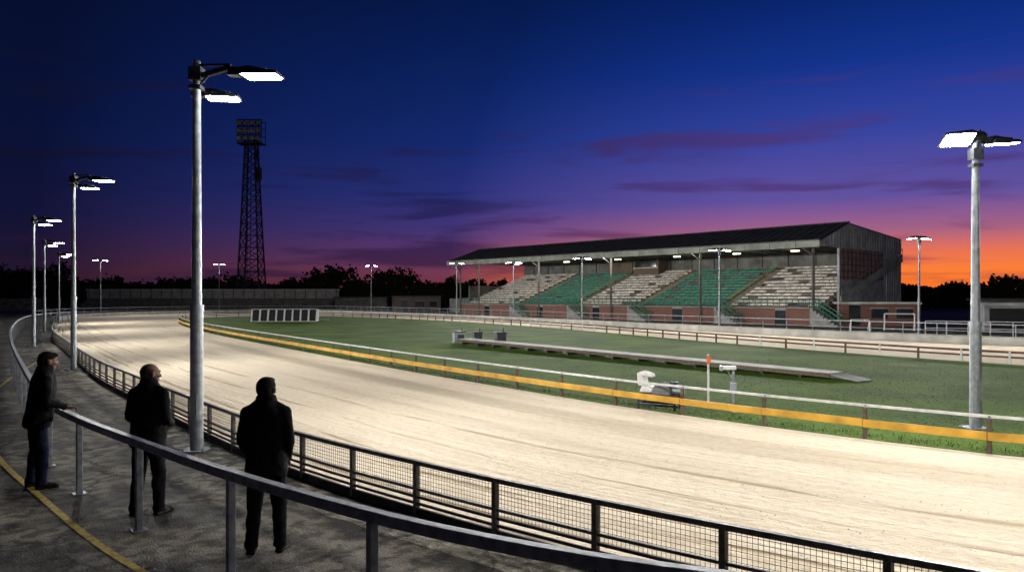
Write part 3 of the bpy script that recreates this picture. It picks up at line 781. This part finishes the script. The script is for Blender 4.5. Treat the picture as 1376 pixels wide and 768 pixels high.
b.hexa([Vector(k) for k in [(-.42, -.2, .36), (-.1, -.2, .36), (-.1, .2, .36), (-.42, .2, .36), (-.36, -.18, .52), (-.16, -.18, .5), (-.16, .18, .5), (-.36, .18, .52)]], M_white)
b.hexa([Vector(k) for k in [(-.46, -.2, .52), (-.3, -.2, .5), (-.3, .2, .5), (-.46, .2, .52), (-.48, -.19, .8), (-.36, -.17, .82), (-.36, .17, .82), (-.48, .19, .8)]], M_white)
b.hexa([Vector(k) for k in [(-.4, -.18, .74), (-.12, -.14, .70), (-.12, .14, .70), (-.4, .18, .74), (-.4, -.17, .84), (-.14, -.12, .78), (-.14, .12, .78), (-.4, .17, .84)]], M_white)
b.obj('white_hood', e, bevel=.03)
b = MB(); b.tube((0, 0, 0), (0, 0, .9), .028, .026, M_white, 12); b.tube((0, 0, .9), (0, 0, 1.12), .034, .034, M_red, 12); b.tube((0, 0, 1.12), (0, 0, 1.15), .036, .01, M_white, 12)
b.box((0, -.035, 1.0), (.1, .012, .16), M_red)
b.obj('marker_post', loc=(4.75, 18.0, .01))
b = MB(); b.tube((0, 0, 0), (0, 0, .95), .03, .03, M_galv, 10); b.box((-.1, 0, .98), (.30, .11, .08), M_white); b.box((-.27, 0, .97), (.05, .13, .11), M_galv)
b.box((0, 0, .55), (.12, .1, .2), M_galv); b.tube((0, 0, 0), (.02, 0, .06), .08, .06, M_conc, 10); b.beam((.0, 0, .7), (-.14, 0, .94), .02, .02, M_galv)
b.obj('photocell_post', loc=(4.85, 16.3, .01), bevel=.006)
b = MB(); b.box((0, 0, .02), (.9, .5, .05), M_conc, .3); b.box((0, 0, .05), (.7, .35, .02), M_dark, .3); b.obj('drain_cover', loc=(3.2, 33, .012))

# ---------------------------------------------------------------- distant trees
def trees(name, spots):
    b = MB()
    for (x, y, h, w) in spots:
        b.tube((x, y, 0), (x+random.uniform(-.4, .4), y, h*.6), .35, .15, M_bark, 6)
        for k in range(4):
            a = random.uniform(0, 6.28); b.tube((x, y, h*.35), (x+math.cos(a)*w*.35, y+math.sin(a)*w*.35, h*random.uniform(.55, .85)), .16, .05, M_bark, 5)
        for k in range(24):
            a = random.uniform(0, 6.28); rr = random.random()**.6*w*.42; zz = random.uniform(.22, .9)
            env = math.sin(min(1, max(.05, (zz-.05)))*math.pi)**.5
            cx, cy, cz = x+math.cos(a)*rr*env, y+math.sin(a)*rr*env, h*zz
            cr = random.uniform(.08, .15)*w+.2
            for j in range(26):
                v = Vector((random.gauss(0, .45), random.gauss(0, .45), random.gauss(0, .38)))*cr
                c = Vector((cx, cy, cz))+v; q = random.uniform(.2, .5)
                d1 = Vector((random.uniform(-1, 1), random.uniform(-.4, .4), random.uniform(-1, 1))).normalized()*q
                d2 = Vector((d1.z, random.uniform(-.2, .2), -d1.x)).normalized()*q*random.uniform(.5, 1)
                b.add([c-d1, c+d2, c+d1, c-d2], [(0, 1, 2, 3)], M_leaf)
    b.obj(name)
sp = []
for k in range(74):
    u = -.76+k*.0108; y = random.uniform(185, 215)
    hh = random.uniform(5.5, 8.2)
    px = 688+1000*u
    if px < 90: hh = random.uniform(10, 12.5)
    if 435 < px < 465 or 508 < px < 548: hh = random.uniform(9.5, 11)
    sp.append((u*y, y, hh, hh*random.uniform(.95, 1.35)))
trees('distant_trees', sp)
sp = []
for k in range(26):
    u = .48+k*.0145; y = random.uniform(150, 175); hh = random.uniform(4.2, 5.8)
    if k in (12, 13, 14): hh = 7.0
    if k > 20: hh = random.uniform(6, 7.5)
    sp.append((u*y, y, hh, hh*random.uniform(1.0, 1.4)))
trees('distant_trees', sp)
b = MB(); M_hedge = mat('hedge_foliage', (.014, .018, .01), .95, spec=.05)
hh = 4; prev = None
for k in range(420):
    x = -190+k*.95; y = 178+math.sin(k*.37)*2; hh = max(3.2, min(5.0, hh+random.uniform(-.5, .5)))
    cur = [Vector((x, y-.8, 0)), Vector((x, y, hh*.8)), Vector((x, y+1.5, 0))]
    if prev: b.add(prev+cur, [(0, 3, 4, 1), (1, 4, 5, 2)], M_hedge)
    prev = cur
    for j in range(26):
        c = Vector((x+random.gauss(0, .7), y-.3+random.gauss(0, .5), hh*random.uniform(.35, 1.08))); q = random.uniform(.25, .5)
        d1 = Vector((random.uniform(-1, 1), .3, random.uniform(-1, 1))).normalized()*q; d2 = Vector((d1.z, 0, -d1.x)).normalized()*q*.8
        b.add([c-d1, c+d2, c+d1, c-d2], [(0, 1, 2, 3)], M_hedge)
b.obj('hedge')

# ---------------------------------------------------------------- people
M_jack = mat('black_jacket', (.006, .006, .0075), .9, 0, 14, .3, .35, 26, spec=.08)
M_trou = mat('dark_trousers', (.006, .006, .008), .9, 0, 14, .3, .3, 30, spec=.05)
M_jean = mat('dark_jeans', (.008, .010, .021), .9, 0, 14, .3, .3, 30, spec=.05)
M_shoe = mat('leather_shoes', (.007, .006, .005), .6, spec=.15)
M_skin = mat('skin', (.16, .09, .064), .7, 0, 20, .1, .1, 60, spec=.12)
M_hair = mat('dark_hair', (.010, .008, .006), .9, 0, 60, .4, .6, 120, spec=.05)
M_hairg = mat('grey_stubble_hair', (.06, .05, .042), .9, 0, 60, .3, .3, 120, spec=.05)
M_eye = mat('eye', (.3, .3, .3), .3)
def bake(mb, vox, sm, name, disp=0):
    o = mb.obj(name+'_tmp'); r = o.modifiers.new('r', 'REMESH'); r.mode = 'VOXEL'; r.voxel_size = vox
    s = o.modifiers.new('s', 'SMOOTH'); s.iterations = sm; s.factor = .5
    if disp:
        t = bpy.data.textures.new('cloth', 'CLOUDS'); t.noise_scale = .09
        d = o.modifiers.new('d', 'DISPLACE'); d.texture = t; d.strength = disp; d.mid_level = .5
    dg = bpy.context.evaluated_depsgraph_get(); me = bpy.data.meshes.new_from_object(o.evaluated_get(dg))
    bpy.data.objects.remove(o); me.name = name
    me.polygons.foreach_set('use_smooth', [True]*len(me.polygons)); return me
def hand(side, wrist, elbow, curl, fwd):
    b = MB(); w = Vector(wrist); f = Vector(fwd).normalized(); dn = Vector((0, 0, -1)); dn = (dn-f*dn.dot(f)).normalized()
    sx = f.cross(dn).normalized()
    if sx.x*side > 0: sx = -sx
    b.cap(w-f*.02, w+f*.02, .026, .028, M_skin)
    for k in (-1.5, -.5, .5, 1.5): b.cap(w+f*.02+sx*k*.010, w+f*.085+sx*k*.021, .015, .012, M_skin)
    for k, l in ((1.5, .066), (.5, .074), (-.5, .070), (-1.5, .055)):
        p = w+f*.088+sx*k*.022; ang = 0
        for j, (fr, r) in enumerate(((.45, .0098), (.3, .0088), (.25, .0078))):
            ang += curl; d = (f*math.cos(ang)+dn*math.sin(ang)); q = p+d*l*fr*1.15
            b.cap(p, q, r, r*.92, M_skin); p = q
    p = w+f*.025+sx*.026; d = (f*.65+sx*.7+dn*.3).normalized(); q = p+d*.04; b.cap(p, q, .014, .011, M_skin)
    d2 = (f*.85+sx*.15+dn*.5).normalized(); b.cap(q, q+d2*.032, .011, .009, M_skin)
    return bake(b, .0036, 3, 'hand')
def person(loc, face, height, lean, arms, hair, trou, headyaw=0, nod=-.14, stance=(.1, .0), hem=.78, girth=1.0):
    e = empty('person', (loc[0], loc[1], 0)); e.rotation_euler = (0, 0, math.atan2(face[1], face[0])-math.pi/2); k = height/1.74; e.scale = (k, k, k)
    L = lambda z: lean*max(0, z-.85)/.65
    b = MB()
    secs = [(hem, .180, .135, 0), (hem+.03, .190, .145, 0), (.90, .188, .15, .005), (1.02, .182, .142, .01), (1.15, .188, .142, .01), (1.27, .192, .142, .0), (1.36, .184, .132, -.004), (1.42, .158, .120, -.010), (1.46, .128, .108, -.014), (1.495, .104, .096, -.014), (1.53, .088, .086, -.012), (1.56, .080, .080, -.008)]
    n = 28; vs = []; fs = []
    for (z, a, c, yo) in secs:
        for j in range(n):
            t = 2*math.pi*j/n; cx, sy = math.cos(t), math.sin(t); ex = .92 if z < 1.2 else 1.0
            x = a*girth*math.copysign(abs(cx)**ex, cx); y = c*girth*math.copysign(abs(sy)**ex, sy)+yo+L(z); vs.append((x, y, z))
    m = len(secs)
    for i in range(m-1):
        for j in range(n): fs.append((i*n+j, i*n+(j+1) % n, (i+1)*n+(j+1) % n, (i+1)*n+j))
    fs += [tuple(range(n))[::-1], tuple(range((m-1)*n, m*n))]
    b.add(vs, fs, M_jack)
    b.ell((0, 0, .86), (.165, .125, .13), M_trou)
    st, fwd = stance
    for sg in (-1, 1):
        fy = fwd*sg; hip = Vector((sg*.088, 0, .86)); kn = Vector((sg*(.088+st*.25), fy*.5+.025, .48)); an = Vector((sg*(.05+st*.7), fy-.01, .085))
        b.cap(hip, kn, .100, .078, M_trou); b.cap(kn, an, .076, .062, M_trou); b.ell(kn+Vector((0, -.045, -.12)), (.060, .05, .13), M_trou)
        b.tube(an+Vector((0, 0, .03)), an+Vector((0, 0, -.03)), .066, .072, M_trou, 16)
        to = Vector((sg*.03, .17, 0)); b.cap((an.x, an.y-.03, .045), (an.x, an.y+.04, .052), .040, .046, M_shoe)
        b.cap((an.x, an.y+.03, .045), (an.x+to.x, an.y+to.y, .032), .042, .030, M_shoe); b.ell((an.x+to.x*.9, an.y+to.y*.9, .03), (.045, .06, .028), M_shoe)
        b.box((an.x+to.x*.45, an.y+.065, .012), (.085, .27, .024), M_shoe, -sg*.15)
    hands = []
    for sg in (-1, 1):
        sh = Vector((sg*.168*girth, -.005+L(1.38), 1.378)); el, wr, fw, cu = arms[sg]; el = Vector(el); wr = Vector(wr)
        b.cap((sg*.05, L(1.45)-.014, 1.448), sh+Vector((0, 0, .008)), .078, .070, M_jack)
        b.cap(sh, el, .070, .056, M_jack); b.cap(el, wr, .056, .044, M_jack)
        mid = sh.lerp(el, .8); b.ell(mid, (.064, .064, .02), M_jack)
        fd = (wr-el).normalized(); b.tube(wr-fd*.01, wr+fd*.015, .048, .048, M_jack, 16)
        hands.append(hand(sg, wr+fd*.03, el, cu, fw))
    b.tube((0, L(1.5)-.014, 1.48), (0, L(1.55)-.012, 1.572), .112, .090, M_jack, 20)
    me = bake(b, .0115, 5, 'body', .02)
    me.materials.clear(); [me.materials.append(x) for x in (M_jack, trou, M_shoe)]
    for p in me.polygons:
        z = p.center.z; p.material_index = 2 if z < .072 else (1 if z < hem+.004 else 0)
    o = bpy.data.objects.new('body', me); COL.objects.link(o); o.parent = e
    sb = o.modifiers.new('sub', 'SUBSURF'); sb.levels = 1; sb.render_levels = 1
    for h in hands:
        h.materials.clear(); h.materials.append(M_skin); ho = bpy.data.objects.new('hand', h); COL.objects.link(ho); ho.parent = e
    hp = empty('head_pivot', (0, L(1.55)+.003, 1.532)); hp.parent = e; hp.rotation_euler = (nod, 0, headyaw); hp.scale = (1.12, 1.10, 1.05)
    b = MB(); z0 = -1.56
    def E(c, r): b.ell((c[0], c[1], c[2]+z0), r, M_skin, 20, 14)
    E((0, -.012, 1.655), (.076, .096, .094)); E((0, .022, 1.635), (.064, .072, .085)); E((0, .030, 1.575), (.052, .062, .052)); E((0, .066, 1.545), (.026, .024, .020))
    E((0, -.04, 1.62), (.062, .06, .07))
    b.cap((0, -.03, 1.46+z0), (0, -.014, 1.60+z0), .062, .058, M_skin)
    b.cap((0, .090, 1.652+z0), (0, .108, 1.614+z0), .009, .013, M_skin); E((-.011, .097, 1.608), (.010, .012, .008)); E((.011, .097, 1.608), (.010, .012, .008))
    E((0, .086, 1.578), (.025, .014, .006)); E((0, .084, 1.566), (.022, .014, .007)); E((0, .080, 1.672), (.050, .016, .010))
    for sg in (-1, 1):
        E((sg*.079, -.008, 1.630), (.010, .020, .032)); E((sg*.084, -.014, 1.645), (.008, .018, .016)); E((sg*.042, .062, 1.62), (.02, .022, .018))
    if hair == 'short':
        E((0, -.016, 1.668), (.083, .102, .093)); E((0, .035, 1.725), (.058, .055, .030)); E((0, -.055, 1.64), (.070, .062, .075))
    me = bake(b, .0050, 2, 'head', 0)
    me.materials.clear(); me.materials.append(M_skin); me.materials.append(M_hair if hair == 'short' else M_hairg)
    for p in me.polygons:
        x, y, z = p.center.x, p.center.y, p.center.z+1.56
        ear = abs(x) > .074 and y > -.03 and z < 1.665
        if hair == 'short': isH = (y < .0+max(0, (z-1.66))*1.6 and z > 1.555+max(0, y)*1.0) or z > 1.705
        else: isH = (y < -.005 and 1.565 < z < 1.69)
        p.material_index = 1 if isH and not ear else 0
    ho = bpy.data.objects.new('head', me); COL.objects.link(ho); ho.parent = hp
    b = MB()
    for sg in (-1, 1): b.ell((sg*.030, .086, 1.640+z0), (.011, .009, .008), M_eye); b.ell((sg*.030, .0935, 1.640+z0), (.005, .003, .005), M_black)
    b.obj('eyes', hp, smooth=True)
    return e
arms1 = {sg: ((sg*.26, .07, 1.12), (sg*.20, .27, 1.035), (-sg*.05, 1, -.02), .62) for sg in (-1, 1)}
person((-6.34, 9.93), (.756, .655), 1.81, .10, arms1, 'short', M_jean, headyaw=.1, nod=-.18, stance=(.08, .04), girth=1.10)
arms2 = {-1: ((-.245, .0, 1.11), (-.13, .21, .99), (.7, .6, -.25), .45), 1: ((.245, .0, 1.11), (.14, .22, 1.02), (-.7, .55, -.3), .45)}
person((-4.27, 8.72), (.22, .97), 1.77, .03, arms2, 'bald', M_trou, headyaw=-.5, nod=-.1, stance=(.1, .05), girth=1.12)
arms3 = {-1: ((-.235, -.03, 1.11), (-.18, .12, .92), (.3, .7, -.55), .4), 1: ((.235, -.03, 1.11), (.18, .12, .92), (-.3, .7, -.55), .4)}
person((-2.46, 7.45), (-.02, .995), 1.745, .0, arms3, 'short', M_trou, headyaw=-.1, nod=-.06, stance=(.12, .03), hem=.76, girth=1.10)

# ---------------------------------------------------------------- sky
w = bpy.data.worlds.new('World'); S.world = w; w.use_nodes = True
nt = w.node_tree; N = nt.nodes; L = nt.links; bg = N['Background']
tc = N.new('ShaderNodeTexCoord'); sep = N.new('ShaderNodeSeparateXYZ'); L.new(tc.outputs['Generated'], sep.inputs[0])
def math_(op, a, b=None, clamp=False):
    n = N.new('ShaderNodeMath'); n.operation = op; n.use_clamp = clamp
    for i, v in enumerate((a, b)):
        if v is None: continue
        if isinstance(v, (int, float)): n.inputs[i].default_value = v
        else: L.new(v, n.inputs[i])
    return n.outputs[0]
def mix(f, a, b):
    n = N.new('ShaderNodeMix'); n.data_type = 'RGBA'
    for k, v in (('Factor', f), ('A', a), ('B', b)):
        if isinstance(v, (int, float, tuple)): n.inputs[k].default_value = v
        else: L.new(v, n.inputs[k])
    return n.outputs['Result']
def maprange(v, a, b):
    n = N.new('ShaderNodeMapRange'); n.interpolation_type = 'SMOOTHSTEP'; n.inputs['From Min'].default_value = a; n.inputs['From Max'].default_value = b; L.new(v, n.inputs['Value']); return n.outputs[0]
el = math_('DIVIDE', sep.outputs[2], .5, True)
def ramp(stops):
    r = N.new('ShaderNodeValToRGB'); r.color_ramp.interpolation = 'LINEAR'
    while len(r.color_ramp.elements) < len(stops): r.color_ramp.elements.new(.5)
    for e, (p, c) in zip(r.color_ramp.elements, stops): e.position = p/.5; e.color = lin(*c)
    L.new(el, r.inputs['Fac']); return r.outputs['Color']
RR = ramp([(0, (255, 112, 30)), (.03, (254, 128, 52)), (.052, (234, 116, 82)), (.08, (164, 98, 132)), (.12, (98, 82, 158)), (.2, (52, 68, 160)), (.28, (20, 52, 142)), (.35, (10, 40, 118)), (.5, (5, 24, 78))])
MM = ramp([(0, (104, 50, 62)), (.03, (118, 58, 80)), (.058, (96, 58, 106)), (.09, (68, 54, 120)), (.13, (42, 50, 122)), (.2, (22, 42, 112)), (.28, (12, 35, 98)), (.36, (7, 27, 80)), (.5, (4, 18, 58))])
LL = ramp([(0, (40, 24, 38)), (.03, (34, 22, 42)), (.06, (25, 20, 48)), (.098, (17, 19, 53)), (.195, (9, 18, 54)), (.35, (6, 14, 46)), (.5, (3, 10, 34))])
dt = N.new('ShaderNodeVectorMath'); dt.operation = 'DOT_PRODUCT'; L.new(tc.outputs['Generated'], dt.inputs[0])
sa = math.radians(31); dt.inputs[1].default_value = (math.sin(sa), math.cos(sa), 0)
def lmap(v, a, b):
    n = N.new('ShaderNodeMapRange'); n.inputs['From Min'].default_value = a; n.inputs['From Max'].default_value = b; L.new(v, n.inputs['Value']); return n.outputs[0]
f1 = lmap(dt.outputs['Value'], .44, .83); f2 = lmap(dt.outputs['Value'], .81, .97)
base = mix(f2, mix(f1, LL, MM), RR)
mp = N.new('ShaderNodeMapping'); mp.inputs['Scale'].default_value = (2.4, 2.4, 23); mp.inputs['Rotation'].default_value = (0, .03, 0); mp.inputs['Location'].default_value = (5.3, 2.7, 1.3); L.new(tc.outputs['Generated'], mp.inputs['Vector'])
cn = N.new('ShaderNodeTexNoise'); cn.inputs['Scale'].default_value = 1.5; cn.inputs['Detail'].default_value = 10; cn.inputs['Distortion'].default_value = .5; L.new(mp.outputs[0], cn.inputs['Vector'])
cr = maprange(cn.outputs['Fac'], .51, .66)
fade = math_('SUBTRACT', 1.0, maprange(sep.outputs[2], .19, .31))
low = math_('SUBTRACT', 1.0, maprange(sep.outputs[2], .03, .12))
cc = mix(low, mix(f2, mix(f1, lin(16, 17, 42), lin(36, 30, 80)), lin(78, 52, 112)), mix(f2, lin(44, 26, 58), lin(150, 66, 76)))
op = math_('MULTIPLY', math_('MULTIPLY', cr, .70), fade)
L.new(mix(op, base, cc), bg.inputs['Color']); bg.inputs['Strength'].default_value = 1.0

# ---------------------------------------------------------------- camera
cd = bpy.data.cameras.new('Camera'); cd.sensor_width = 36; cd.lens = 36*1000/1376; cd.shift_y = 14/1376; cd.clip_end = 5000
co = bpy.data.objects.new('Camera', cd); COL.objects.link(co); co.location = (0, 0, 2.55); co.rotation_euler = (math.pi/2, 0, 0); S.camera = co
